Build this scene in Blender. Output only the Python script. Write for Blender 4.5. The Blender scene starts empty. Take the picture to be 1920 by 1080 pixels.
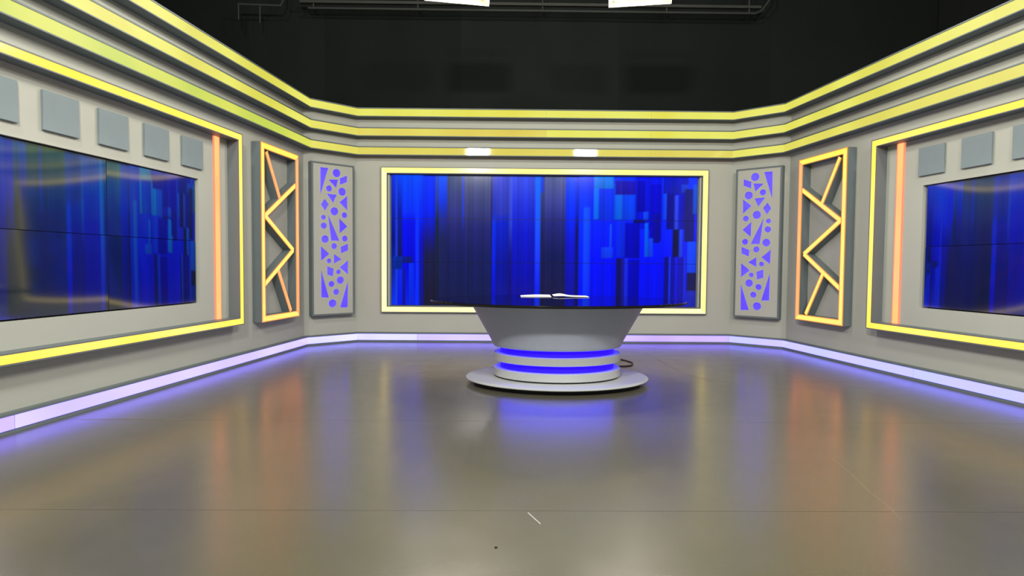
import bpy, bmesh, math, random
from mathutils import Vector, Matrix
from mathutils.geometry import tessellate_polygon
random.seed(7)
scene = bpy.context.scene
COL = scene.collection

# ---------------------------------------------------------------- camera
cam = bpy.data.objects.new('camera', bpy.data.cameras.new('camera'))
COL.objects.link(cam)
cam.data.sensor_width = 36.0
cam.data.lens = 1090.0 / 1920.0 * 36.0
cam.data.clip_end = 60
R_ = Vector((0.99991139, -0.01098965, 0.00751312))
U_ = Vector((-0.00707312, 0.03954288, 0.99919284))
F_ = Vector((0.01127787, 0.99915744, -0.03946165))
m = Matrix((R_, U_, -F_)).transposed().to_4x4()
m.translation = Vector((-0.6778, 0.0, 1.35))
cam.matrix_world = m
scene.camera = cam

# ---------------------------------------------------------------- world, exposure
scene.view_settings.view_transform = 'Standard'
scene.view_settings.look = 'None'
scene.view_settings.exposure = 0.0
scene.view_settings.gamma = 1.0
scene.view_settings.use_curve_mapping = False
world = bpy.data.worlds.new('world'); scene.world = world; world.use_nodes = True
bg = world.node_tree.nodes['Background']
bg.inputs[0].default_value = (0.5, 0.55, 0.6, 1); bg.inputs[1].default_value = 0.02

# studio softboxes: (location, aim point, watts, colour) ; the lamp bodies are built further down
LAMPS = [
    ((-1.67, -0.40, 5.26), (-0.4, 9.0, 1.3), 370, (1.0, 0.96, 0.87), 0.37),
    (( 2.08, -0.40, 5.27), ( 0.8, 9.5, 1.4), 190, (1.0, 0.96, 0.87), 0.37),
    ((-3.40, 1.60, 7.00), ( 4.2, 6.5, 1.4), 245, (1.0, 0.96, 0.87), 0.47),  # added fill lamp, unseen, evens the light on the right wall
    (( 3.40, 1.60, 7.00), (-4.2, 6.5, 1.4), 245, (1.0, 0.96, 0.87), 0.47),  # its added counterpart, also unseen, for the left wall
    ((-1.36, 8.10, 5.14), (-0.3, 5.9, 0.9), 130, (1.0, 0.93, 0.78), 0.44),
    (( 1.14, 8.10, 5.14), ( 0.2, 5.9, 0.9), 130, (1.0, 0.93, 0.78), 0.42),
]

# ---------------------------------------------------------------- materials
def lin(c):
    return tuple((v / 255 / 12.92) if v / 255 <= 0.04045 else ((v / 255 + 0.055) / 1.055) ** 2.4 for v in c)

def nd(nt, t, **kw):
    n = nt.nodes.new(t)
    for k, v in kw.items(): setattr(n, k, v)
    return n

def paint(name, rgb, rough=0.5, spec=0.5, metal=0.0, noise=0.04, scale=3.0, bump=0.0, bscale=60, coat=0.0):
    M = bpy.data.materials.new(name); M.use_nodes = True; nt = M.node_tree
    b = nt.nodes['Principled BSDF']
    b.inputs['Roughness'].default_value = rough; b.inputs['Metallic'].default_value = metal
    b.inputs['Specular IOR Level'].default_value = spec; b.inputs['Coat Weight'].default_value = coat
    tc = nd(nt, 'ShaderNodeTexCoord'); no = nd(nt, 'ShaderNodeTexNoise'); no.inputs['Scale'].default_value = scale
    no.inputs['Detail'].default_value = 4
    nt.links.new(tc.outputs['Object'], no.inputs['Vector'])
    rp = nd(nt, 'ShaderNodeValToRGB'); c = lin(rgb)
    rp.color_ramp.elements[0].position = 0.3; rp.color_ramp.elements[1].position = 0.7
    rp.color_ramp.elements[0].color = tuple(v * (1 - noise) for v in c) + (1,)
    rp.color_ramp.elements[1].color = tuple(min(1, v * (1 + noise)) for v in c) + (1,)
    nt.links.new(no.outputs['Fac'], rp.inputs['Fac']); nt.links.new(rp.outputs['Color'], b.inputs['Base Color'])
    if bump:
        n2 = nd(nt, 'ShaderNodeTexNoise'); n2.inputs['Scale'].default_value = bscale
        nt.links.new(tc.outputs['Object'], n2.inputs['Vector'])
        bp = nd(nt, 'ShaderNodeBump'); bp.inputs['Strength'].default_value = bump; bp.inputs['Distance'].default_value = 0.01
        nt.links.new(n2.outputs['Fac'], bp.inputs['Height']); nt.links.new(bp.outputs['Normal'], b.inputs['Normal'])
    return M

def glow(name, rgb, rgb2=None, strength=1.0, rough=0.12, scale=1.2, gloss=0.5, hot=(1, 1, 1)):
    """backlit acrylic: emission varying softly between two tints, glossy face; hot = how far a saturated channel really exceeds white"""
    ca = [v * h for v, h in zip(lin(rgb), hot)]; cb = [v * h for v, h in zip(lin(rgb2 or rgb), hot)]
    top = max(ca + cb + [1.0]); ca = tuple(v / top for v in ca); cb = tuple(v / top for v in cb); strength *= top
    M = bpy.data.materials.new(name); M.use_nodes = True; nt = M.node_tree
    b = nt.nodes['Principled BSDF']
    b.inputs['Base Color'].default_value = (0.02, 0.02, 0.02, 1)
    b.inputs['Roughness'].default_value = rough; b.inputs['Specular IOR Level'].default_value = gloss
    tc = nd(nt, 'ShaderNodeTexCoord'); no = nd(nt, 'ShaderNodeTexNoise'); no.inputs['Scale'].default_value = scale
    no.inputs['Detail'].default_value = 1.5
    nt.links.new(tc.outputs['Object'], no.inputs['Vector'])
    rp = nd(nt, 'ShaderNodeValToRGB')
    rp.color_ramp.elements[0].position = 0.35; rp.color_ramp.elements[1].position = 0.65
    rp.color_ramp.elements[0].color = ca + (1,); rp.color_ramp.elements[1].color = cb + (1,)
    nt.links.new(no.outputs['Fac'], rp.inputs['Fac']); nt.links.new(rp.outputs['Color'], b.inputs['Emission Color'])
    b.inputs['Emission Strength'].default_value = strength
    return M

M = dict(
    wall=paint('set_wall_paint', (183, 186, 177), 0.55, 0.35, noise=0.02, scale=1.5),
    panel_white=paint('inner_panel_paint', (200, 202, 197), 0.5, 0.35, noise=0.015, scale=1.5),
    grey=paint('grey_trim_paint', (106, 117, 121), 0.5, 0.4, noise=0.03, scale=4),
    square=paint('grey_square_board', (132, 146, 152), 0.6, 0.3, noise=0.03, scale=5),
    edge=paint('grey_square_edge', (82, 88, 86), 0.6, 0.3),
    black=paint('black_studio_paint', (44, 48, 46), 0.85, 0.2, noise=0.12, scale=0.8),
    drape=paint('black_drape_cloth', (38, 42, 40), 0.95, 0.1, noise=0.10, scale=0.7, bump=0.1, bscale=30),
    drape2=paint('black_drape_cloth_worn', (35, 39, 38), 0.95, 0.1, noise=0.10, scale=0.9, bump=0.1, bscale=30),
    rail=paint('grey_rail_metal', (70, 72, 69), 0.6, 0.4, metal=0.2),
    desk=paint('desk_satin_white', (168, 176, 192), 0.32, 0.5, noise=0.01),
    tier=paint('desk_tier_white', (184, 189, 190), 0.35, 0.5, noise=0.01),
    recess=paint('dark_recess', (18, 18, 18), 0.6, 0.3),
    bezel=paint('screen_bezel', (14, 16, 22), 0.3, 0.5),
    glass_edge=paint('polished_glass_edge', (120, 130, 150), 0.1, 0.8),
    paper=paint('white_paper', (240, 240, 236), 0.7, 0.2, noise=0.01),
    cable=paint('brown_cable_rubber', (92, 70, 48), 0.6, 0.3),
    crumb=paint('dark_crumb', (50, 46, 40), 0.8, 0.2),
    crease=paint('floor_crease_edge', (120, 108, 92), 0.5, 0.4),
    lamp=paint('lamp_housing_metal', (70, 70, 66), 0.4, 0.5, metal=0.6),
    silver=paint('lamp_reflector_silver', (205, 200, 180), 0.3, 0.7, metal=0.7),
    yel_a=glow('band_yellow', (236, 230, 84), (240, 240, 110), 0.93, rough=0.035),
    yel_b=glow('band_amber_yellow', (229, 208, 88), (236, 226, 104), 0.93, rough=0.035),
    yel_g=glow('band_green_yellow', (200, 218, 80), (222, 228, 88), 0.93, rough=0.5),
    yel_s=glow('band_side_yellow', (228, 222, 84), (240, 238, 104), 0.93, rough=0.5),
    yel_sc=glow('band_side_warm_yellow', (226, 216, 88), (236, 230, 98), 0.93, rough=0.5),
    yel_c=glow('band_warm_yellow', (228, 212, 92), (232, 220, 100), 0.93, rough=0.035),
    frame_y=glow('frame_yellow', (255, 244, 84), (255, 252, 112), 1.05, hot=(1.8, 1.1, 1)),
    frame_p=glow('frame_pale_yellow', (255, 255, 140), (255, 255, 158), 1.1, hot=(1.6, 1.25, 1)),
    frame_pp=glow('frame_palest_yellow', (255, 255, 196), (255, 255, 180), 1.1, hot=(1.6, 1.25, 1)),
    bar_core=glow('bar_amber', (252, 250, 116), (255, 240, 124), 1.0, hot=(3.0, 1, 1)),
    bar_spill_rim=glow('bar_orange_spill_rim', (212, 156, 66), (226, 158, 84), 0.9, hot=(1.2, 1, 1)),  # LED spill on the grey rims, painted as orange emission
    bar_orange=glow('bar_orange', (250, 196, 128), (248, 176, 116), 1.0, hot=(3.2, 1, 1)),
    orange=glow('strip_orange', (255, 198, 116), (255, 214, 132), 1.0, scale=0.9, hot=(2.6, 1, 1)),
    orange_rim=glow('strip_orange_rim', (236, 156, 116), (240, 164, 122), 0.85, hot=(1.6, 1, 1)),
    violet=glow('baseboard_violet_white', (214, 198, 252), (232, 218, 252), 1.0, scale=0.8, hot=(1, 1, 2.6)),
    violet_w=glow('baseboard_white', (240, 238, 255), (226, 222, 252), 1.0, hot=(1, 1, 2.6)),
    violet_b=glow('baseboard_blue_white', (204, 208, 252), (214, 204, 252), 1.0, hot=(1, 1, 2.6)),
    violet_l=glow('baseboard_violet', (206, 176, 244), (220, 196, 250), 1.0, hot=(1, 1, 2.6)),
    cut=glow('cutout_violet_light', (92, 64, 244), (104, 84, 240), 1.05, rough=0.4, scale=3, hot=(1, 1, 2.2)),
    blue=glow('desk_blue_light', (40, 0, 255), (48, 0, 255), 1.0, rough=0.5, gloss=0.1, hot=(1, 1, 6)),
    tube=glow('lamp_tube_light', (255, 250, 225), (255, 255, 240), 12.0, rough=0.4),
)

# black glass table top
g = bpy.data.materials.new('black_glass'); g.use_nodes = True
b = g.node_tree.nodes['Principled BSDF']; b.inputs['Base Color'].default_value = (0.004, 0.004, 0.006, 1)
b.inputs['Roughness'].default_value = 0.015; b.inputs['IOR'].default_value = 1.55; M['black_glass'] = g

# video wall display: colours stored per vertex, glossy face
def display(name, strength, rough=0.08, ior=1.5):
    D = bpy.data.materials.new(name); D.use_nodes = True; nt = D.node_tree
    b = nt.nodes['Principled BSDF']
    b.inputs['Base Color'].default_value = (0.004, 0.005, 0.01, 1)
    b.inputs['Roughness'].default_value = rough; b.inputs['IOR'].default_value = ior
    a = nd(nt, 'ShaderNodeAttribute', attribute_name='picture')
    nt.links.new(a.outputs['Color'], b.inputs['Emission Color']); b.inputs['Emission Strength'].default_value = strength
    return D
M['display_centre'] = display('display_centre', 1.0, 0.12, 1.4)
M['display_side'] = display('display_side', 0.44, 0.07, 1.95)

# grey vinyl floor
def vinyl():
    F = bpy.data.materials.new('grey_vinyl_floor'); F.use_nodes = True; nt = F.node_tree
    b = nt.nodes['Principled BSDF']
    tc = nd(nt, 'ShaderNodeTexCoord')
    n1 = nd(nt, 'ShaderNodeTexNoise'); n1.inputs['Scale'].default_value = 0.9; n1.inputs['Detail'].default_value = 6
    nt.links.new(tc.outputs['Object'], n1.inputs['Vector'])
    rp = nd(nt, 'ShaderNodeValToRGB'); rp.color_ramp.elements[0].position = 0.3; rp.color_ramp.elements[1].position = 0.75
    rp.color_ramp.elements[0].color = lin((80, 79, 67)) + (1,); rp.color_ramp.elements[1].color = lin((89, 87, 74)) + (1,)
    nt.links.new(n1.outputs['Fac'], rp.inputs['Fac']); nt.links.new(rp.outputs['Color'], b.inputs['Base Color'])
    n2 = nd(nt, 'ShaderNodeTexNoise'); n2.inputs['Scale'].default_value = 5; n2.inputs['Detail'].default_value = 5
    nt.links.new(tc.outputs['Object'], n2.inputs['Vector'])
    mr = nd(nt, 'ShaderNodeMapRange'); mr.inputs['To Min'].default_value = 0.21; mr.inputs['To Max'].default_value = 0.28
    nt.links.new(n2.outputs['Fac'], mr.inputs['Value']); nt.links.new(mr.outputs['Result'], b.inputs['Roughness'])
    b.inputs['IOR'].default_value = 2.15
    n3 = nd(nt, 'ShaderNodeTexNoise'); n3.inputs['Scale'].default_value = 2.2; n3.inputs['Detail'].default_value = 2
    nt.links.new(tc.outputs['Object'], n3.inputs['Vector'])
    bp = nd(nt, 'ShaderNodeBump'); bp.inputs['Strength'].default_value = 0.08; bp.inputs['Distance'].default_value = 0.02
    nt.links.new(n3.outputs['Fac'], bp.inputs['Height']); nt.links.new(bp.outputs['Normal'], b.inputs['Normal'])
    return F
M['floor'] = vinyl()

# ---------------------------------------------------------------- helpers
def link(name, mesh, parent=None, base=None):
    o = bpy.data.objects.new(name, mesh); COL.objects.link(o)
    if parent is not None: o.parent = parent
    return o

def base_of(parent):
    """world position of the thing an object hangs under (all parts keep location 0)"""
    v = Vector((0, 0, 0))
    while parent is not None:
        v += parent.location; parent = parent.parent
    return v

def build(name, bm, mats, parent=None, loc=None, smooth=False, fix=True):
    """bm in world coordinates -> one object; origin at loc (top level) or at its thing's base (child)"""
    if fix: bmesh.ops.recalc_face_normals(bm, faces=bm.faces[:])
    base = base_of(parent) if parent is not None else Vector(loc if loc is not None else (0, 0, 0))
    bmesh.ops.translate(bm, verts=bm.verts[:], vec=-base)
    me = bpy.data.meshes.new(name); bm.to_mesh(me); bm.free()
    for mm in (mats if isinstance(mats, (list, tuple)) else [mats]): me.materials.append(mm)
    if smooth:
        for p in me.polygons: p.use_smooth = True
        try: me.set_sharp_from_angle(angle=math.radians(35))
        except Exception: pass
    o = link(name, me, parent)
    if parent is None: o.location = base
    return o

def thing(name, label, cat, loc, group=None):
    o = bpy.data.objects.new(name, None); COL.objects.link(o); o.location = loc
    o.empty_display_size = 0.1
    o['label'] = label; o['category'] = cat
    if group: o['group'] = group
    return o

def tag(o, label, cat, group=None):
    o['label'] = label; o['category'] = cat
    if group: o['group'] = group
    return o

def structure(o): o['kind'] = 'structure'; return o

def prism(bm, pts, fn, c0, c1, mi=0, caps=True):
    """extrude polygon pts (a,b) along c through the mapping fn(a,b,c)"""
    lo = [bm.verts.new(fn(a, b_, c0)) for a, b_ in pts]; hi = [bm.verts.new(fn(a, b_, c1)) for a, b_ in pts]
    fs = []
    n = len(pts)
    if caps: fs.append(bm.faces.new(lo)); fs.append(bm.faces.new(hi[::-1]))
    for i in range(n):
        fs.append(bm.faces.new((lo[i], hi[i], hi[(i + 1) % n], lo[(i + 1) % n])))
    for f in fs: f.material_index = mi
    return fs

def rect(a0, a1, b0, b1): return [(a0, b0), (a1, b0), (a1, b1), (a0, b1)]
ID = lambda a, b_, c: Vector((a, b_, c))

def sweep(bm, pts, r, seg=8):
    """round tube through points"""
    rings = []
    pts = [Vector(p) for p in pts]
    for i, p in enumerate(pts):
        t = (pts[min(i + 1, len(pts) - 1)] - pts[max(i - 1, 0)]).normalized()
        a = t.orthogonal().normalized() if i == 0 else (rings_a - rings_a.dot(t) * t).normalized()
        rings_a = a; c = t.cross(a)
        rings.append([bm.verts.new(p + (a * math.cos(k * 2 * math.pi / seg) + c * math.sin(k * 2 * math.pi / seg)) * r) for k in range(seg)])
    for i in range(len(rings) - 1):
        for k in range(seg):
            bm.faces.new((rings[i][k], rings[i + 1][k], rings[i + 1][(k + 1) % seg], rings[i][(k + 1) % seg]))
    bm.faces.new(rings[0][::-1]); bm.faces.new(rings[-1])

# ---------------------------------------------------------------- set plan
K1 = Vector((3.2653, 10.1708)); K2 = Vector((3.9764, 9.5516))
T2 = Vector((0.12691683, -0.99191336)); T1 = (K2 - K1).normalized()
N1 = Vector((-0.65663641, -0.75420729)); N2 = Vector((-0.99191336, -0.12691683)); N0 = Vector((0, -1))
WLEN = 9.4
CLEN = (K2 - K1).length
Z_TOP = 4.012

def wmap(side, part):
    """mapping (u along wall towards the camera, z, offset into the room) -> world.  side -1/1; part 'side','chamfer','back'"""
    if part == 'back': return lambda u, z, o: Vector((u, K1.y - o, z))
    K, T, N = (K2, T2, N2) if part == 'side' else (K1, T1, N1)
    return lambda u, z, o: Vector((side * (K.x + T.x * u + N.x * o), K.y + T.y * u + N.y * o, z))

def poly_at(off):
    """the wall line shifted into the room by off, corner points left end -> right end"""
    def isect(p, n, q, m_):
        a, b_ = n.dot(p) + off, m_.dot(q) + off
        det = n.x * m_.y - n.y * m_.x
        return Vector(((a * m_.y - b_ * n.y) / det, (n.x * b_ - m_.x * a) / det))
    c1 = isect(K1, N0, K1, N1); c2 = isect(K2, N1, K2, N2); e = K2 + T2 * WLEN + N2 * off
    r = [c1, c2, e]
    return [Vector((-p.x, p.y)) for p in reversed(r)] + r
NAMES = ['left', 'back_left', 'back', 'back_right', 'right']

def run_segment(bm, i, o0, o1, z0, z1, f0=0.0, f1=1.0, mi=0):
    """box following wall segment i between offsets o0..o1 and heights z0..z1; f0..f1 portion of its length"""
    A, B = poly_at(o0), poly_at(o1)
    a0, a1, b0, b1 = A[i].lerp(A[i + 1], f0), A[i].lerp(A[i + 1], f1), B[i].lerp(B[i + 1], f0), B[i].lerp(B[i + 1], f1)
    v = [bm.verts.new((p.x, p.y, z)) for z in (z0, z1) for p in (a0, a1, b1, b0)]
    for q in ((0, 1, 2, 3), (7, 6, 5, 4), (0, 4, 5, 1), (1, 5, 6, 2), (2, 6, 7, 3), (3, 7, 4, 0)):
        f = bm.faces.new([v[k] for k in q]); f.material_index = mi

# ---------------------------------------------------------------- studio shell
def shell_box(name, x0, x1, y0, y1, z0, z1, mat):
    bm = bmesh.new(); prism(bm, rect(x0, x1, y0, y1), ID, z0, z1)
    return structure(build(name, bm, mat, loc=((x0 + x1) / 2, (y0 + y1) / 2, z0)))
floor = shell_box('floor', -8, 8, -4, 12.0, -0.25, -0.02, M['recess'])
# vinyl sheets laid across the studio, open hairline joints between them
ys = [-4.0, -2.32, -0.5, 1.33, 3.145, 4.972, 6.79, 8.62, 10.4, 12.0]
for a, b_ in zip(ys, ys[1:]):
    bm = bmesh.new(); prism(bm, rect(-8, 8, a + 0.0015, b_ - 0.0015), ID, -0.02, 0.0)
    build('vinyl_sheet', bm, M['floor'], floor)
def crease(pts, r=0.0026):
    bm = bmesh.new(); sweep(bm, [(x, y, -0.001) for x, y in pts], r, 6); build('floor_crease', bm, M['crease'], floor)
crease([(1.64, 4.03), (1.60, 3.75), (1.53, 3.45), (1.50, 3.22), (1.45, 3.04)])
crease([(1.50, 9.0), (1.53, 8.3), (1.55, 7.7), (1.60, 7.1), (1.72, 6.86), (1.95, 6.80)])
crease([(-4.30, 4.97), (-3.9, 4.985), (-3.43, 4.98)], 0.003)
shell_box('wall_backdrop', -8, 8, 12.0, 12.2, 0, 7.5, M['black'])
shell_box('wall_studio_left', -8.2, -8, -4, 12.2, 0, 7.5, M['black'])
shell_box('wall_studio_right', 8, 8.2, -4, 12.2, 0, 7.5, M['black'])
shell_box('wall_front', -8.2, 8.2, -4.2, -4, 0, 7.5, M['black'])
shell_box('ceiling', -8.2, 8.2, -4.2, 12.2, 7.5, 7.7, M['black'])

# black drapes hung in front of the studio back wall
dr = thing('backdrop_curtain', 'black cloth backdrop hanging behind and above the lit set walls', 'curtain', (0, 11.75, 0))
for k, (x0, x1) in enumerate([(-7.9, -5.8), (-5.8, -4.35), (-4.35, -1.6), (-1.6, 1.5), (1.5, 4.6), (4.6, 7.9)]):
    bm = bmesh.new(); n = 24; rowb = []; rowt = []
    yb = 11.78 - 0.009 * (k % 2)
    for j in range(n + 1):
        x = x0 + (x1 - x0 + 0.05) * j / n; y = yb + 0.0025 * math.sin(j * 0.9 + k * 2) + 0.001 * math.sin(j * 2.1 + k)
        rowb.append((x, y))
    fr = [[bm.verts.new((x, y, z)) for z in (0.0, 7.45)] for x, y in rowb]; bk = [[bm.verts.new((x, y + 0.006, z)) for z in (0.0, 7.45)] for x, y in rowb]
    for j in range(n):
        bm.faces.new((fr[j][0], fr[j + 1][0], fr[j + 1][1], fr[j][1])); bm.faces.new((bk[j + 1][0], bk[j][0], bk[j][1], bk[j + 1][1]))
        bm.faces.new((fr[j][1], fr[j + 1][1], bk[j + 1][1], bk[j][1])); bm.faces.new((fr[j + 1][0], fr[j][0], bk[j][0], bk[j + 1][0]))
    bm.faces.new((fr[0][0], fr[0][1], bk[0][1], bk[0][0])); bm.faces.new((fr[n][1], fr[n][0], bk[n][0], bk[n][1]))
    build('drape', bm, M['drape'] if k % 2 else M['drape2'], dr, smooth=True)

# ---------------------------------------------------------------- set walls
WT = 0.12
def wall_with_hole(name, fn, u0, u1, hole, mat, e0=0.0, e1=0.0):
    """e0/e1: extra length of the rear face at both ends so that corners close"""
    bm = bmesh.new()
    if hole:
        h0, h1, g0, g1 = hole
        for q in (rect(u0, h0, 0, Z_TOP), rect(h1, u1, 0, Z_TOP), rect(h0, h1, 0, g0), rect(h0, h1, g1, Z_TOP)):
            prism(bm, q, fn, -WT, 0)
        bmesh.ops.remove_doubles(bm, verts=bm.verts[:], dist=1e-5)
    else: prism(bm, rect(u0, u1, 0, Z_TOP), fn, -WT, 0)
    p = fn((u0 + u1) / 2, 0, 0)
    return structure(build(name, bm, mat, loc=p))
SIDE_HOLE = (2.63, 5.245, 0.872, 2.338)
BACK_HOLE = (-2.70, 2.70, 0.60, 2.935)
wall_with_hole('wall_back', wmap(1, 'back'), -K1.x, K1.x, BACK_HOLE, M['wall'])
for s, nm in ((-1, 'left'), (1, 'right')):
    wall_with_hole('wall_back_' + nm, wmap(s, 'chamfer'), 0, CLEN, None, M['wall'])
    wall_with_hole('wall_' + nm, wmap(s, 'side'), 0, WLEN, SIDE_HOLE, M['wall'])

# baseboards with their violet light strips
for i, nm in enumerate(NAMES):
    P = poly_at(0.0); mid = P[i].lerp(P[i + 1], 0.5)
    bm = bmesh.new()
    run_segment(bm, i, 0.0, 0.068, 0.0, 0.022); run_segment(bm, i, 0.0, 0.060, 0.022, 0.142); run_segment(bm, i, 0.0, 0.071, 0.142, 0.162)
    bb = structure(build('baseboard_' + nm, bm, M['grey'], loc=(mid.x, mid.y, 0)))
    cuts = {0: [0, .22, .47, .72, 1], 1: [0, 1], 2: [0, .16, .42, .70, 1], 3: [0, 1], 4: [0, .28, .53, .78, 1]}[i]
    mats = {0: ['violet_l', 'violet_l', 'violet', 'violet'], 1: ['violet_w'], 2: ['violet_w', 'violet', 'violet', 'violet_l'],
            3: ['violet_b'], 4: ['violet_b', 'violet_b', 'violet', 'violet']}[i]
    for a, b_, mt in zip(cuts, cuts[1:], mats):
        bm = bmesh.new(); run_segment(bm, i, 0.060, 0.069, 0.030, 0.136, a + 0.0005, b_ - 0.0005)
        build('light_diffuser', bm, M[mt], bb)

# three projecting light bands along the top
bands = [('topmost of the three yellow light bands crowning the set walls', 3.869, 3.984, ['yel_s', 'yel_s', 'yel_a', 'yel_s', 'yel_s']),
         ('middle one of the three yellow light bands crowning the set walls', 3.539, 3.656, ['yel_s', 'yel_sc', 'yel_b', 'yel_s', 'yel_s']),
         ('lowest of the three yellow light bands, directly above the big screens', 3.220, 3.334, ['yel_g', 'yel_sc', 'yel_c', 'yel_s', 'yel_sc'])]
for lab, z0, z1, mats in bands:
    t = thing('light_band', lab, 'light band', (0, K1.y, z0 - 0.014), 'yellow light bands around the top of the set')
    for i in range(5):
        bm = bmesh.new()
        run_segment(bm, i, 0.0, 0.148, z0 - 0.014, z1 + 0.020)
        run_segment(bm, i, 0.148, 0.162, z0 - 0.014, z0 - 0.002); run_segment(bm, i, 0.148, 0.162, z1 + 0.003, z1 + 0.020)
        build('band_housing', bm, M['grey'], t)
        cuts = {0: [0, .3, .62, 1], 2: [0, .20, .50, .78, 1], 4: [0, .38, .7, 1]}.get(i, [0, 1])
        for j, (a, b_) in enumerate(zip(cuts, cuts[1:])):
            bm = bmesh.new(); L = 1.0 if i in (1, 3) else 8.0
            run_segment(bm, i, 0.148, 0.158, z0, z1, a + (0.0012 / L if j else 0.0), b_ - (0.0012 / L if b_ < 1 else 0.0))
            mt = mats[i]
            if i == 2 and 3.5 < z0 < 3.6 and j >= 2: mt = 'yel_a'
            build('light_diffuser', bm, M[mt], t)

# ---------------------------------------------------------------- rectangular light frames
def mitre(a0, a1, b0, b1, w, wz):
    i0, i1, j0, j1 = a0 + w, a1 - w, b0 + wz, b1 - wz
    return [[(a0, b0), (a1, b0), (i1, j0), (i0, j0)], [(a1, b0), (a1, b1), (i1, j1), (i1, j0)],
            [(a1, b1), (a0, b1), (i0, j1), (i1, j1)], [(a0, b1), (a0, b0), (i0, j0), (i0, j1)]]  # bottom, far-u, top, near-u

def light_frame(name, label, fn, a0, a1, b0, b1, w, depth, mats, group, rim=0.016, rimmat='grey', orange_rim=None, base_u=None):
    t = thing(name, label, 'light border', fn((a0 + a1) / 2 if base_u is None else base_u, b0, 0), group)
    for q, mt in zip(mitre(a0, a1, b0, b1, w, w), mats):
        bm = bmesh.new(); prism(bm, q, fn, 0.0, depth - 0.006); o = build('frame_side', bm, M[rimmat], t)
        # raised lips on both edges of the bar, diffuser between
    inn = rim
    for q, mt in zip(mitre(a0 + inn, a1 - inn, b0 + inn, b1 - inn, w - 2 * inn, w - 2 * inn), mats):
        bm = bmesh.new(); prism(bm, q, fn, depth - 0.006, depth + 0.002); build('light_diffuser', bm, M[mt], t)
    bm = bmesh.new()
    for q in mitre(a0, a1, b0, b1, inn * 0.8, inn * 0.8): prism(bm, q, fn, depth - 0.006, depth + 0.004)
    i_ = w - inn * 0.8
    for q in mitre(a0 + i_, a1 - i_, b0 + i_, b1 - i_, inn * 0.8, inn * 0.8): prism(bm, q, fn, depth - 0.006, depth + 0.004)
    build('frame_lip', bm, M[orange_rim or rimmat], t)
    return t

B = wmap(1, 'back')
light_frame('screen_border_light', 'pale yellow glowing frame around the wide central video wall', B, -2.842, 2.842, 0.510, 3.026, 0.112, 0.052,
            ['frame_pp', 'frame_p', 'frame_p', 'frame_pp'], None, rim=0.014)
for s, nm in ((-1, 'left'), (1, 'right')):
    light_frame('screen_border_light', f'deep yellow glowing frame around the {nm} side wall screen and its grey squares', wmap(s, 'side'),
                1.962, 5.95, 0.550, 3.004, 0.096, 0.15, ['frame_y'] * 4, None, rim=0.014)

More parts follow.
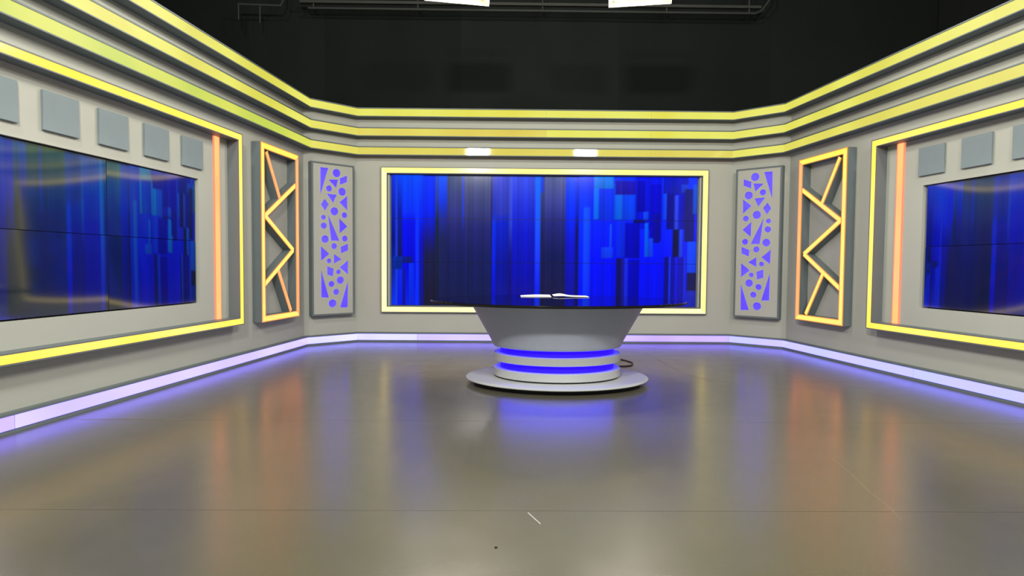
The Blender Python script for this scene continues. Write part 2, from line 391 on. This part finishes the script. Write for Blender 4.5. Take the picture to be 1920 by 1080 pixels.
# ---------------------------------------------------------------- video walls
LA, LB = (1.3553, 0), None
def content(px, py):
    """picture on the screens, sampled on a 573 x 245 raster with its corner at 735,331; returns sRGB 0..255"""
    v = (py - 331) / 245.0
    cols = [ # x0, x1, [(y, colour)...]
        (700, 743, [(331, (10, 50, 220)), (450, (0, 10, 130)), (500, (5, 30, 150)), (576, (0, 50, 235))]),
        (743, 745.5, [(331, (30, 70, 240)), (576, (30, 60, 230))]),
        (745.5, 754, [(331, (0, 70, 255)), (400, (5, 25, 170)), (490, (12, 16, 90)), (510, (0, 40, 235)), (576, (0, 20, 240))]),
        (754, 780, [(331, (0, 72, 255)), (400, (0, 45, 255)), (420, (0, 10, 235)), (500, (0, 0, 215)), (576, (0, 30, 230))]),
        (780, 786, [(331, (0, 72, 255)), (400, (0, 50, 255)), (500, (10, 40, 255)), (576, (0, 40, 245))]),
        (786, 797, [(331, (0, 70, 255)), (410, (0, 30, 255)), (450, (10, 10, 190)), (576, (10, 20, 130))]),
        (797, 817, [(331, (0, 50, 255)), (400, (0, 30, 235)), (440, (18, 20, 150)), (480, (24, 26, 70)), (576, (26, 22, 44))]),
        (817, 824, [(331, (45, 80, 220)), (380, (40, 60, 150)), (420, (24, 38, 60)), (576, (24, 26, 54))]),
        (824, 840, [(331, (0, 85, 255)), (380, (12, 50, 220)), (410, (30, 40, 150)), (450, (26, 32, 88)), (576, (20, 26, 70))]),
        (840, 866, [(331, (62, 78, 120)), (400, (48, 52, 130)), (430, (34, 36, 110)), (480, (22, 28, 90)), (576, (20, 26, 70))]),
        (866, 871, [(331, (40, 70, 230)), (400, (30, 60, 220)), (440, (26, 34, 120)), (480, (22, 28, 90)), (576, (20, 26, 70))]),
        (871, 921, [(331, (72, 84, 130)), (400, (50, 56, 120)), (430, (34, 36, 110)), (480, (22, 28, 92)), (576, (18, 26, 74))]),
        (921, 923, [(331, (30, 30, 110)), (400, (24, 24, 100)), (576, (10, 14, 110))]),
        (923, 930, [(331, (50, 66, 210)), (400, (30, 50, 190)), (420, (0, 50, 250)), (500, (0, 30, 245)), (576, (0, 0, 200))]),
        (930, 955, [(331, (50, 66, 210)), (400, (40, 50, 180)), (420, (4, 30, 200)), (500, (6, 16, 150)), (576, (12, 14, 140))]),
        (955, 960, [(331, (64, 84, 226)), (420, (40, 60, 200)), (480, (16, 16, 130)), (576, (12, 8, 110))]),
        (960, 1003, [(331, (56, 80, 235)), (380, (30, 50, 220)), (440, (8, 20, 200)), (520, (8, 10, 170)), (576, (16, 12, 140))]),
        (1003, 1012, [(331, (16, 110, 255)), (400, (20, 90, 255)), (480, (24, 60, 250)), (576, (6, 20, 220))]),
        (1012, 1020, [(331, (30, 70, 235)), (360, (30, 60, 215)), (364, (56, 66, 130)), (440, (26, 30, 90)), (576, (22, 20, 60))]),
        (1020, 1062, [(331, (86, 96, 150)), (380, (60, 66, 150)), (420, (34, 38, 120)), (480, (18, 24, 84)), (576, (26, 24, 62))]),
        (1062, 1080, [(331, (0, 72, 255)), (400, (0, 40, 250)), (460, (10, 16, 200)), (576, (14, 12, 140))]),
        (1080, 1085, [(331, (0, 60, 255)), (400, (0, 30, 200)), (430, (10, 14, 110)), (576, (14, 14, 80))]),
        (1085, 1095, [(331, (0, 60, 255)), (576, (0, 8, 235))]),
        (1095, 1108, [(331, (0, 56, 255)), (388, (0, 50, 255)), (390, (10, 80, 255)), (576, (10, 40, 255))]),
        (1108, 1400, [(331, (0, 46, 255)), (440, (0, 26, 255)), (500, (0, 8, 250)), (576, (0, 10, 225))]),
    ]
    c = (0, 30, 240)
    for x0, x1, st in cols:
        if x0 <= px < x1:
            for (ya, ca), (yb, cb) in zip(st, st[1:]):
                if ya <= py <= yb or (yb == 576 and py > 576):
                    k = min(1, (py - ya) / (yb - ya)); c = tuple(ca[i] + (cb[i] - ca[i]) * k for i in range(3)); break
            else: c = st[0][1]
            break
    rects = [
        (1114, 1152, 331, 353, (0, 122, 255)), (1114, 1122, 353, 412, (0, 108, 255)), (1122, 1146, 353, 412, (0, 50, 250)),
        (1150, 1153, 344, 412, (0, 70, 255)), (1153, 1166, 353, 412, (0, 104, 255)), (1166, 1190, 365, 412, (0, 66, 255)),
        (1155, 1190, 338, 364, (24, 14, 190)), (1190, 1240, 331, 430, (0, 14, 240)), (1193, 1210, 338, 396, (0, 0, 190)),
        (1218, 1240, 343, 452, (0, 0, 212)), (1206, 1216, 396, 412, (10, 70, 255)), (1158, 1172, 412, 480, (0, 40, 255)),
        (1172, 1202, 418, 484, (0, 0, 196)), (1210, 1216, 418, 480, (0, 96, 255)), (1216, 1225, 446, 480, (10, 66, 255)),
        (1225, 1238, 400, 455, (6, 4, 160)), (1243, 1251, 362, 412, (6, 70, 255)), (1251, 1262, 335, 430, (4, 4, 150)),
        (1243, 1290, 331, 362, (4, 20, 200)), (1278, 1292, 343, 360, (20, 60, 230)), (1262, 1283, 362, 430, (0, 4, 190)), (1266, 1271, 365, 430, (40, 70, 245)), (1271, 1274, 365, 430, (0, 20, 220)),
        (1284, 1302, 352, 452, (14, 20, 130)), (1300, 1310, 343, 400, (10, 80, 230)), (1262, 1276, 430, 482, (6, 6, 74)), (1276, 1282, 430, 482, (16, 60, 240)),
        (1290, 1310, 453, 511, (0, 66, 255)), (1290, 1310, 511, 545, (10, 18, 84)), (1290, 1310, 545, 580, (10, 30, 180)),
        (1157, 1168, 484, 580, (14, 12, 100)), (1168, 1174, 484, 580, (20, 20, 170)), (1174, 1178, 484, 580, (20, 40, 240)),
        (1178, 1201, 487, 580, (0, 0, 190)), (1130, 1152, 463, 484, (10, 60, 255)), (1144, 1147, 420, 463, (20, 80, 255)),
        (1248, 1256, 482, 580, (6, 6, 130)), (1256, 1261, 482, 580, (16, 50, 240)), (1261, 1284, 482, 580, (4, 4, 180)), (1268, 1271, 482, 580, (10, 20, 240)),
        (1284, 1289, 482, 580, (10, 40, 230)),
        (737, 755, 485, 507, (0, 40, 160)), (757, 774, 484, 497, (10, 24, 130)), (755, 761, 507, 580, (12, 14, 150)), (768, 778, 497, 580, (0, 44, 255)), (1188, 1210, 412, 417, (4, 8, 110)),
    ]
    for x0, x1, y0, y1, cc in rects:
        if x0 <= px < x1 and y0 <= py < y1:
            k = 0.14 * ((py - y0) / (y1 - y0)); c = tuple(q * (1 - k) for q in cc)
    w_ = 1 + 0.07 * math.sin(px * 0.9) * math.sin(px * 0.23 + 1) + 0.05 * math.sin(px * 2.3)
    c = tuple(min(255, q * w_) for q in c)
    if 735 <= px < 1310 and py < 334 and px < 1085 and px > 795: c = tuple(q * 0.35 for q in c)
    return c

def video_wall(name, label, fn, u0, z0, mw, mh, nx, nz, off, flip, mat, cells, tilt=0.0, tint=(1, 1, 1), group=None):
    W, H = mw * nx, mh * nz
    t = thing(name, label, 'screen', fn(u0 + W / 2, z0, off), group)
    cx, cz = cells
    for j in range(nz):
        for i in range(nx):
            a0, b0 = u0 + i * mw, z0 + j * mh
            bm = bmesh.new(); lay = bm.loops.layers.float_color.new('picture')
            g_ = 0.003
            prism(bm, rect(a0 + g_ * 0.3, a0 + mw - g_ * 0.3, b0 + g_ * 0.3, b0 + mh - g_ * 0.3), fn, off - 0.05, off - 0.001, mi=1)
            ta, tb = random.uniform(-tilt, tilt), random.uniform(-tilt, tilt)
            grid = {}
            for q in range(cz + 1):
                for p in range(cx + 1):
                    fa, fb = p / cx, q / cz
                    a = a0 + g_ + (mw - 2 * g_) * fa; b_ = b0 + g_ + (mh - 2 * g_) * fb
                    bow = tilt * 1.1 * (math.cos((fa - 0.5) * math.pi * 1.3) - 0.3) * (0.5 - fb) * (0.6 + 0.8 * math.sin(i * 2.1 + 1))
                    grid[p, q] = (bm.verts.new(fn(a, b_, off + 0.002 + tilt * 1.3 + (fa - 0.5) * ta + (fb - 0.5) * tb + bow)), a, b_)
            for q in range(cz):
                for p in range(cx):
                    vs = [grid[p, q], grid[p + 1, q], grid[p + 1, q + 1], grid[p, q + 1]]
                    f = bm.faces.new([v[0] for v in vs]); f.smooth = True
                    for lp, v in zip(f.loops, vs):
                        fu = (v[1] - u0) / W; fu = 1 - fu if flip else fu
                        c = content(735 + fu * 573, 576 - (v[2] - z0) / H * 245)
                        c = lin(c); lp[lay] = (c[0] * tint[0], c[1] * tint[1], c[2] * tint[2], 1)
            build('screen_module', bm, [mat, M['bezel']], t, fix=False)
    return t

centre_wall = video_wall('video_wall', 'wide central video wall, four by three modules showing blue light streaks', B, -2.68, 0.632, 1.34, 0.758, 4, 3, -0.05, False,
           M['display_centre'], (46, 28))
video_wall('video_wall', 'dark blue screen on the left side wall, orange streaks reflected in it', wmap(-1, 'side'), 2.665, 0.884, 1.28, 0.722, 2, 2, -0.035, True,
           M['display_side'], (56, 28), tilt=0.005, tint=(0.35, 1.6, 0.7))
video_wall('video_wall', 'dark blue screen on the right side wall, partly cut by the photo edge', wmap(1, 'side'), 2.665, 0.884, 1.28, 0.722, 2, 2, -0.035, False,
           M['display_side'], (56, 28), tilt=0.005, tint=(0.4, 0.9, 1.0))
# grey edge lining the central screen opening, part of the screen
bm = bmesh.new(); h0, h1, g0, g1 = BACK_HOLE
for q in (rect(h0, h0 + .018, g0, g1), rect(h1 - .018, h1, g0, g1), rect(h0 + .018, h1 - .018, g0, g0 + .030), rect(h0 + .018, h1 - .018, g1 - .026, g1)):
    prism(bm, q, B, -0.11, -0.046)
build('screen_surround', bm, M['grey'], centre_wall)

# ---------------------------------------------------------------- things on the side walls
ordinal = ['nearest the orange strip', 'second from the orange strip', 'in the middle of the row of five', 'fourth from the orange strip', 'farthest from the orange strip']
for s, nm in ((-1, 'left'), (1, 'right')):
    fn = wmap(s, 'side')
    for k in range(5):
        u = 2.575 + 0.5715 * k
        bm = bmesh.new(); prism(bm, rect(u, u + 0.352, 2.450, 2.784), fn, 0.0, 0.028)
        bmesh.ops.bevel(bm, geom=bm.edges[:], offset=0.003, segments=1, affect='EDGES')
        o = build('square_panel', bm, M['square'], loc=fn(u + 0.176, 2.450, 0.0))
        tag(o, f'flat grey square above the {nm} screen, {ordinal[k]}', 'wall panel', f'grey squares above the {nm} screen')
    for u, far in ((2.225, True), (5.545, False)):
        t = thing('light_strip', f'upright orange light strip on the {nm} wall, ' + ('beside the inner screen edge' if far else 'at the near end'),
                  'light strip', fn(u + 0.06, 0.646, 0.0))
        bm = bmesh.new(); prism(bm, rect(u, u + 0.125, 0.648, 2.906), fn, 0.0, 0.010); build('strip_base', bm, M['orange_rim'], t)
        bm = bmesh.new()
        prism(bm, rect(u + 0.022, u + 0.103, 0.648, 2.906), fn, 0.010, 0.016); build('light_diffuser', bm, M['orange'], t)

# ---------------------------------------------------------------- zigzag light panels
ZF = 0.14
def bar_quad(p, q, w):
    p, q = Vector(p), Vector(q); d = (q - p).normalized(); n = Vector((-d.y, d.x)) * w / 2
    return [tuple(p + n), tuple(q + n), tuple(q - n), tuple(p - n)]
nodes = [((1.350, 2.900), (0.990, 2.290), 'bar_orange'), ((0.525, 2.545), (1.395, 2.012), 'bar_core'), ((1.395, 2.012), (0.600, 1.553), 'bar_core'),
         ((0.600, 1.553), (1.440, 1.040), 'bar_core'), ((1.045, 1.250), (0.680, 0.630), 'bar_orange')]
for s, nm in ((-1, 'left'), (1, 'right')):
    fn = wmap(s, 'side')
    t = light_frame('zigzag_panel', f'tall grey wall box with glowing orange zigzag bars, on the {nm} side wall', fn,
                    0.445, 1.510, 0.530, 3.015, 0.088, ZF, ['bar_core', 'bar_core', 'frame_y', 'bar_orange'], 'zigzag light panels', rim=0.012, orange_rim='bar_spill_rim')
    t['category'] = 'light panel'
    dz = 0.0
    for k, (p, q, mt) in enumerate(nodes):
        z_ = ZF - 0.012 - 0.0012 * k
        bm = bmesh.new(); prism(bm, bar_quad(p, q, 0.080), fn, 0.0, z_); bar = build('zigzag_bar', bm, M['grey'], t)
        w = 0.040 if mt == 'bar_orange' else 0.052
        bm = bmesh.new(); prism(bm, bar_quad(p, q, 0.080), fn, z_, z_ + 0.003); build('painted_spill_rim', bm, M['bar_spill_rim'], bar)  # glowing skin on the grey bar imitates spill from its diffuser
        bm = bmesh.new(); prism(bm, bar_quad(p, q, w), fn, z_ + 0.003, z_ + 0.008); build('light_diffuser', bm, M[mt if s < 0 or mt != 'bar_orange' else 'bar_core'], bar)

# ---------------------------------------------------------------- cut-out panels on the angled corners
circles = [(.428, 2.86, .067), (.56, 2.593, .050), (.329, 2.559, .065), (.469, 2.223, .066), (.29, 2.169, .047), (.659, 2.112, .039), (.653, 1.975, .050), (.286, 1.775, .049),
           (.633, 1.755, .062), (.476, 1.643, .049), (.565, 1.397, .038), (.401, 1.213, .038), (.368, 1.073, .062), (.525, 1.011, .049), (.442, .877, .050), (.507, .686, .066)]
polys = [[(0.573, 2.926), (0.705, 2.926), (0.709, 2.478)], [(0.239, 2.838), (0.368, 2.78), (0.365, 2.676), (0.242, 2.73)], [(0.402, 2.753), (0.565, 2.737), (0.436, 2.615)],
         [(0.427, 2.499), (0.596, 2.505), (0.489, 2.36)], [(0.238, 2.496), (0.377, 2.38), (0.239, 2.257)], [(0.638, 2.417), (0.697, 2.322), (0.632, 2.224), (0.568, 2.329)],
         [(0.239, 1.978), (0.383, 2.107), (0.376, 1.86)], [(0.579, 2.158), (0.525, 1.735), (0.383, 1.737)], [(0.23, 1.689), (0.359, 1.631), (0.352, 1.526), (0.228, 1.578)],
         [(0.705, 1.634), (0.7, 1.398), (0.562, 1.509)], [(0.479, 1.51), (0.479, 1.35), (0.347, 1.425)], [(0.228, 1.409), (0.374, 1.289), (0.231, 1.172)],
         [(0.485, 1.263), (0.595, 1.304), (0.598, 1.172), (0.5, 1.137)], [(0.701, 1.24), (0.7, 0.792), (0.573, 0.786)], [(0.231, 1.05), (0.373, 0.615), (0.237, 0.608)]]
for s, nm in ((-1, 'left'), (1, 'right')):
    fn = wmap(s, 'chamfer')
    t = thing('cutout_panel', f'tall grey panel pierced with violet lit circles and triangles, on the {nm} corner', 'light panel', fn(0.487, 0.487, 0), 'pierced violet light panels')
    bm = bmesh.new()
    for q in mitre(0.112, 0.862, 0.490, 3.014, 0.030, 0.026): prism(bm, q, fn, 0.0, 0.128)
    build('panel_box', bm, M['grey'], t)
    loops = [[(0.142, 0.516), (0.832, 0.516), (0.832, 2.988), (0.142, 2.988)]]
    for x, z, r in circles: loops.append([(x + r * math.cos(a * math.pi / 12), z + r * math.sin(a * math.pi / 12)) for a in range(24)])
    for p in polys: loops.append(p)
    tri = tessellate_polygon([[Vector((x, z, 0)) for x, z in l] for l in loops])
    flat = [q for l in loops for q in l]
    bm = bmesh.new(); fr = [bm.verts.new(fn(x, z, 0.120)) for x, z in flat]; bk = [bm.verts.new(fn(x, z, 0.102)) for x, z in flat]
    for a in tri:
        try: bm.faces.new([fr[i] for i in a]); bm.faces.new([bk[i] for i in reversed(a)])
        except ValueError: pass
    k = 0
    for l in loops:
        n = len(l)
        for i in range(n): bm.faces.new((fr[k + i], fr[k + (i + 1) % n], bk[k + (i + 1) % n], bk[k + i]))
        k += n
    build('pierced_face', bm, M['wall'], t)
    bm = bmesh.new(); prism(bm, rect(0.143, 0.831, 0.517, 2.987), fn, 0.060, 0.086); build('light_diffuser', bm, M['cut'], t)

# ---------------------------------------------------------------- news desk
DX, DY = -0.075, 6.715
EL = 0.745
def lathe(bm, prof, seg=96, el=EL, close=True, mis=None):
    rings = []
    for r, z in prof:
        rings.append([bm.verts.new((DX + r * math.cos(2 * math.pi * k / seg), DY + r * el * math.sin(2 * math.pi * k / seg), z)) for k in range(seg)])
    n = len(prof)
    for i in range(n if close else n - 1):
        a, b_ = rings[i], rings[(i + 1) % n]
        for k in range(seg):
            f = bm.faces.new((a[k], a[(k + 1) % seg], b_[(k + 1) % seg], b_[k]))
            if mis: f.material_index = mis[i]
    if not close:
        bm.faces.new(rings[0][::-1]); bm.faces.new(rings[-1])
desk = thing('news_desk', 'oval white news desk with black glass top and two blue glowing bands', 'desk', (DX, DY, 0))
bm = bmesh.new(); lathe(bm, [(0.96, 0.0), (0.96, 0.046)], close=False); build('plinth', bm, M['recess'], desk, smooth=True)
bm = bmesh.new(); lathe(bm, [(1.0, 0.046), (1.04, 0.050), (1.052, 0.058), (1.052, 0.064), (1.04, 0.072), (1.0, 0.076)], el=0.76, close=False); build('base_disc', bm, M['tier'], desk, smooth=True)
bm = bmesh.new(); lathe(bm, [(0.715, 0.076), (0.715, 0.092)], close=False); build('shadow_gap', bm, M['recess'], desk, smooth=True)
for z0, z1 in ((0.092, 0.182), (0.264, 0.352)):
    bm = bmesh.new(); lathe(bm, [(0.66, z0), (0.727, z0), (0.733, z0 + 0.005), (0.733, z1 - 0.005), (0.727, z1), (0.66, z1)], close=False); build('ring_tier', bm, M['tier'], desk, smooth=True)
for z0, z1 in ((0.182, 0.264), (0.352, 0.428)):
    bm = bmesh.new(); lathe(bm, [(0.655, z0), (0.655, z1)], close=False); build('blue_light_band', bm, M['blue'], desk, smooth=True)
bm = bmesh.new()
prof = [(0.66, 0.428), (0.715, 0.424), (0.726, 0.426), (0.738, 0.436), (0.752, 0.462), (0.768, 0.500)]
for k in range(1, 9): prof.append((0.768 + (1.012 - 0.768) * k / 8, 0.500 + (0.929 - 0.500) * k / 8))
lathe(bm, prof, close=False); build('flared_body', bm, M['desk'], desk, smooth=True)
bm = bmesh.new(); prof = [(1.43, 0.922), (1.458, 0.925), (1.463, 0.930), (1.464, 0.947), (1.466, 0.950), (1.462, 0.9535), (1.40, 0.9535)]
lathe(bm, prof, el=0.725, close=False, mis=[1, 1, 1, 0, 0, 0]); build('glass_top', bm, [M['black_glass'], M['recess']], desk, smooth=True)

def sheet(name, label, x0, x1, y0, y1, curl, z0):
    bm = bmesh.new(); n = 14; g_ = {}
    for i in range(n + 1):
        for j in range(5):
            a, c = i / n, j / 4
            x = x0 + (x1 - x0) * a; y = y0 + (y1 - y0) * c
            g_[i, j] = (x, y, z0 + curl(a, c))
    top = {k: bm.verts.new(v) for k, v in g_.items()}; bot = {k: bm.verts.new((v[0], v[1], v[2] - 0.004)) for k, v in g_.items()}
    for i in range(n):
        for j in range(4):
            bm.faces.new((top[i, j], top[i + 1, j], top[i + 1, j + 1], top[i, j + 1])); bm.faces.new((bot[i, j + 1], bot[i + 1, j + 1], bot[i + 1, j], bot[i, j]))
    for i in range(n):
        bm.faces.new((top[i, 0], bot[i, 0], bot[i + 1, 0], top[i + 1, 0])); bm.faces.new((top[i + 1, 4], bot[i + 1, 4], bot[i, 4], top[i, 4]))
    for j in range(4):
        bm.faces.new((top[0, j + 1], bot[0, j + 1], bot[0, j], top[0, j])); bm.faces.new((top[n, j], bot[n, j], bot[n, j + 1], top[n, j + 1]))
    o = build(name, bm, M['paper'], loc=((x0 + x1) / 2, (y0 + y1) / 2, z0 - 0.004), smooth=True)
    return tag(o, label, 'paper', 'papers on the news desk')
sheet('paper_sheet', 'white paper lying on the black desk top, left of the two', -0.485, -0.105, 7.22, 7.50, lambda a, c: 0.003 + 0.010 * a * c + 0.006 * math.sin(a * 3.1) * c, 0.9575)
sheet('paper_sheet', 'white paper with lifted curl on the black desk top, right of the two', -0.075, 0.365, 7.22, 7.50, lambda a, c: 0.004 + 0.022 * math.exp(-((a - 0.22) / 0.2) ** 2) * (0.3 + 0.7 * c) + 0.006 * (1 - a), 0.9575)

# ---------------------------------------------------------------- small things on the floor
bm = bmesh.new()
ctrl = [(0.30, 7.62), (0.55, 8.05), (0.80, 8.30), (0.97, 8.30), (1.06, 8.14), (1.09, 8.00), (1.06, 7.86), (1.00, 7.77), (0.90, 7.73), (0.75, 7.74), (0.58, 7.66)]
pts = []
for i in range(len(ctrl) - 1):
    p0, p1, p2, p3 = [Vector(ctrl[max(0, min(len(ctrl) - 1, i + k))]) for k in (-1, 0, 1, 2)]
    for k in range(4):
        t_ = k / 4; q = 0.5 * ((2 * p1) + (p2 - p0) * t_ + (2 * p0 - 5 * p1 + 4 * p2 - p3) * t_ ** 2 + (3 * p1 - p0 - 3 * p2 + p3) * t_ ** 3)
        pts.append((q.x, q.y, 0.008))
pts.append((ctrl[-1][0], ctrl[-1][1], 0.008)); sweep(bm, pts, 0.008, 8)
tag(build('cable', bm, M['cable'], loc=(0.8, 8.0, 0.0), smooth=True), 'thin brown cable looping on the floor behind the right side of the desk', 'cable')
bm = bmesh.new(); prism(bm, bar_quad((-0.546, 3.116), (-0.487, 2.98), 0.005), ID, 0.0, 0.003)
bmesh.ops.bevel(bm, geom=bm.edges[:], offset=0.0006, segments=1, affect='EDGES')
tag(build('paper_sliver', bm, M['tier'], loc=(-0.516, 3.048, 0)), 'tiny white sliver of paper lying on the grey floor in front', 'litter')
bm = bmesh.new(); bmesh.ops.create_icosphere(bm, subdivisions=2, radius=0.006)
for v in bm.verts: v.co.z *= 0.5; v.co.x *= 1.3; v.co += v.normal * random.uniform(-0.001, 0.001); v.co += Vector((-0.714, 2.727, 0.003))
tag(build('crumb', bm, M['crumb'], loc=(-0.714, 2.727, 0)), 'dark speck of dirt on the floor nearest the camera', 'litter')

# ---------------------------------------------------------------- studio lamps
labels = ['left studio softbox hanging in front of the set, facing the back wall', 'right studio softbox hanging in front of the set, facing the back wall',
          'far left added softbox, unseen, aimed across at the right wall', 'far right added softbox, unseen, aimed across at the left wall',
          'bright studio lamp hanging over the desk, cut by the top edge, left one', 'bright studio lamp hanging over the desk, cut by the top edge, right one']
for (loc, aim, watt, colr, W), lab in zip(LAMPS, labels):
    L = Vector(loc); d = (Vector(aim) - L).normalized()
    if loc[1] > 7:   # the visible pair is toed in towards the desk
        sgn = -1 if loc[0] < 0 else 1
        d = Vector((-sgn * math.sin(math.radians(10)), -math.cos(math.radians(10)), -0.45)).normalized()
    x = d.cross(Vector((0, 0, 1))).normalized(); y = x.cross(d).normalized()
    fn = lambda a, b_, c: L + x * a + y * b_ + d * c
    t = thing('studio_lamp', lab, 'lamp', L, 'studio softboxes')
    H, D = 0.20, 0.16
    bm = bmesh.new()
    prism(bm, rect(-W * 0.86, W * 0.86, -H * 0.7, H * 0.7), fn, -D, -D + 0.012)
    for q0, q1 in (((-1, -1), (1, -1)), ((1, -1), (1, 1)), ((1, 1), (-1, 1)), ((-1, 1), (-1, -1))):
        def P(q, k, c, e): return fn(q[0] * (W * k + e), q[1] * (H * (k if k == 1 else 0.7) + e), c)
        vs = [bm.verts.new(P(q0, 0.86, -D, 0)), bm.verts.new(P(q1, 0.86, -D, 0)), bm.verts.new(P(q1, 1, 0.02, 0)), bm.verts.new(P(q0, 1, 0.02, 0))]
        vo = [bm.verts.new(P(q0, 0.86, -D, 0.008)), bm.verts.new(P(q1, 0.86, -D, 0.008)), bm.verts.new(P(q1, 1, 0.02, 0.008)), bm.verts.new(P(q0, 1, 0.02, 0.008))]
        bm.faces.new(vs); bm.faces.new(vo[::-1])
        for i in range(4): bm.faces.new((vs[i], vo[i], vo[(i + 1) % 4], vs[(i + 1) % 4]))
    build('housing', bm, M['silver'], t)
    for k in range(4):
        bm = bmesh.new(); b_ = (k - 1.5) * 0.075
        sweep(bm, [fn(-W * 0.8, b_, -0.06), fn(W * 0.8, b_, -0.06)], 0.018, 10); build('lamp_tube', bm, M['tube'], t, smooth=True)
    bm = bmesh.new()
    sweep(bm, [fn(-W - 0.03, 0, -0.06), L + x * (-W - 0.03) + Vector((0, 0, 0.34)), L + x * (W + 0.03) + Vector((0, 0, 0.34)), fn(W + 0.03, 0, -0.06)], 0.012, 8)
    build('yoke', bm, M['lamp'], t, smooth=True)
    bm = bmesh.new(); sweep(bm, [L + Vector((0, 0, 0.33)), Vector((L.x, L.y, 7.2))], 0.016, 8); build('drop_rod', bm, M['lamp'], t, smooth=True)
    ld = bpy.data.lights.new('softbox_light', 'AREA'); ld.shape = 'RECTANGLE'; ld.size = 2 * W * 0.97; ld.size_y = 2 * H * 0.95; ld.energy = watt; ld.color = colr
    lo = bpy.data.objects.new('softbox_light', ld); COL.objects.link(lo)
    mw = Matrix((x, y, -d)).transposed().to_4x4(); lo.parent = t; mw.translation = d * 0.0
    lo.matrix_local = mw

# lighting rail in front of the black backdrop
t = thing('lighting_rail', 'long grey metal lighting rail across the black backdrop at the top', 'rail', (-0.2, 11.4, 6.30))
bm = bmesh.new(); prism(bm, rect(-4.65, 4.22, 11.36, 11.44), ID, 6.335, 6.385); build('upper_beam', bm, M['rail'], t)
bm = bmesh.new(); sweep(bm, [(-4.5, 11.40, 6.25), (4.12, 11.40, 6.25), (4.24, 11.40, 6.30), (4.42, 11.40, 6.55), (4.42, 11.40, 7.48)], 0.022, 8); build('lower_pipe', bm, M['rail'], t, smooth=True)
for x_ in (-4.4, -2.4, 0.0, 2.4, 4.0):
    bm = bmesh.new(); sweep(bm, [(x_, 11.40, 6.25), (x_, 11.40, 7.48)], 0.015, 8); build('hanger', bm, M['rail'], t, smooth=True)
t = thing('hanging_pipe', 'short black pipe with two upright rods hanging high at upper left', 'pipe', (-5.2, 11.2, 6.2))
bm = bmesh.new(); sweep(bm, [(-5.75, 11.2, 6.22), (-4.95, 11.2, 6.20), (-4.88, 11.2, 6.35), (-4.88, 11.2, 7.48)], 0.02, 8); build('cross_pipe', bm, M['rail'], t, smooth=True)
for x_, z_ in ((-5.74, 5.93), (-5.34, 5.87)):
    bm = bmesh.new(); sweep(bm, [(x_, 11.2, 6.22), (x_, 11.2, z_)], 0.012, 8); build('hanging_rod', bm, M['rail'], t, smooth=True)
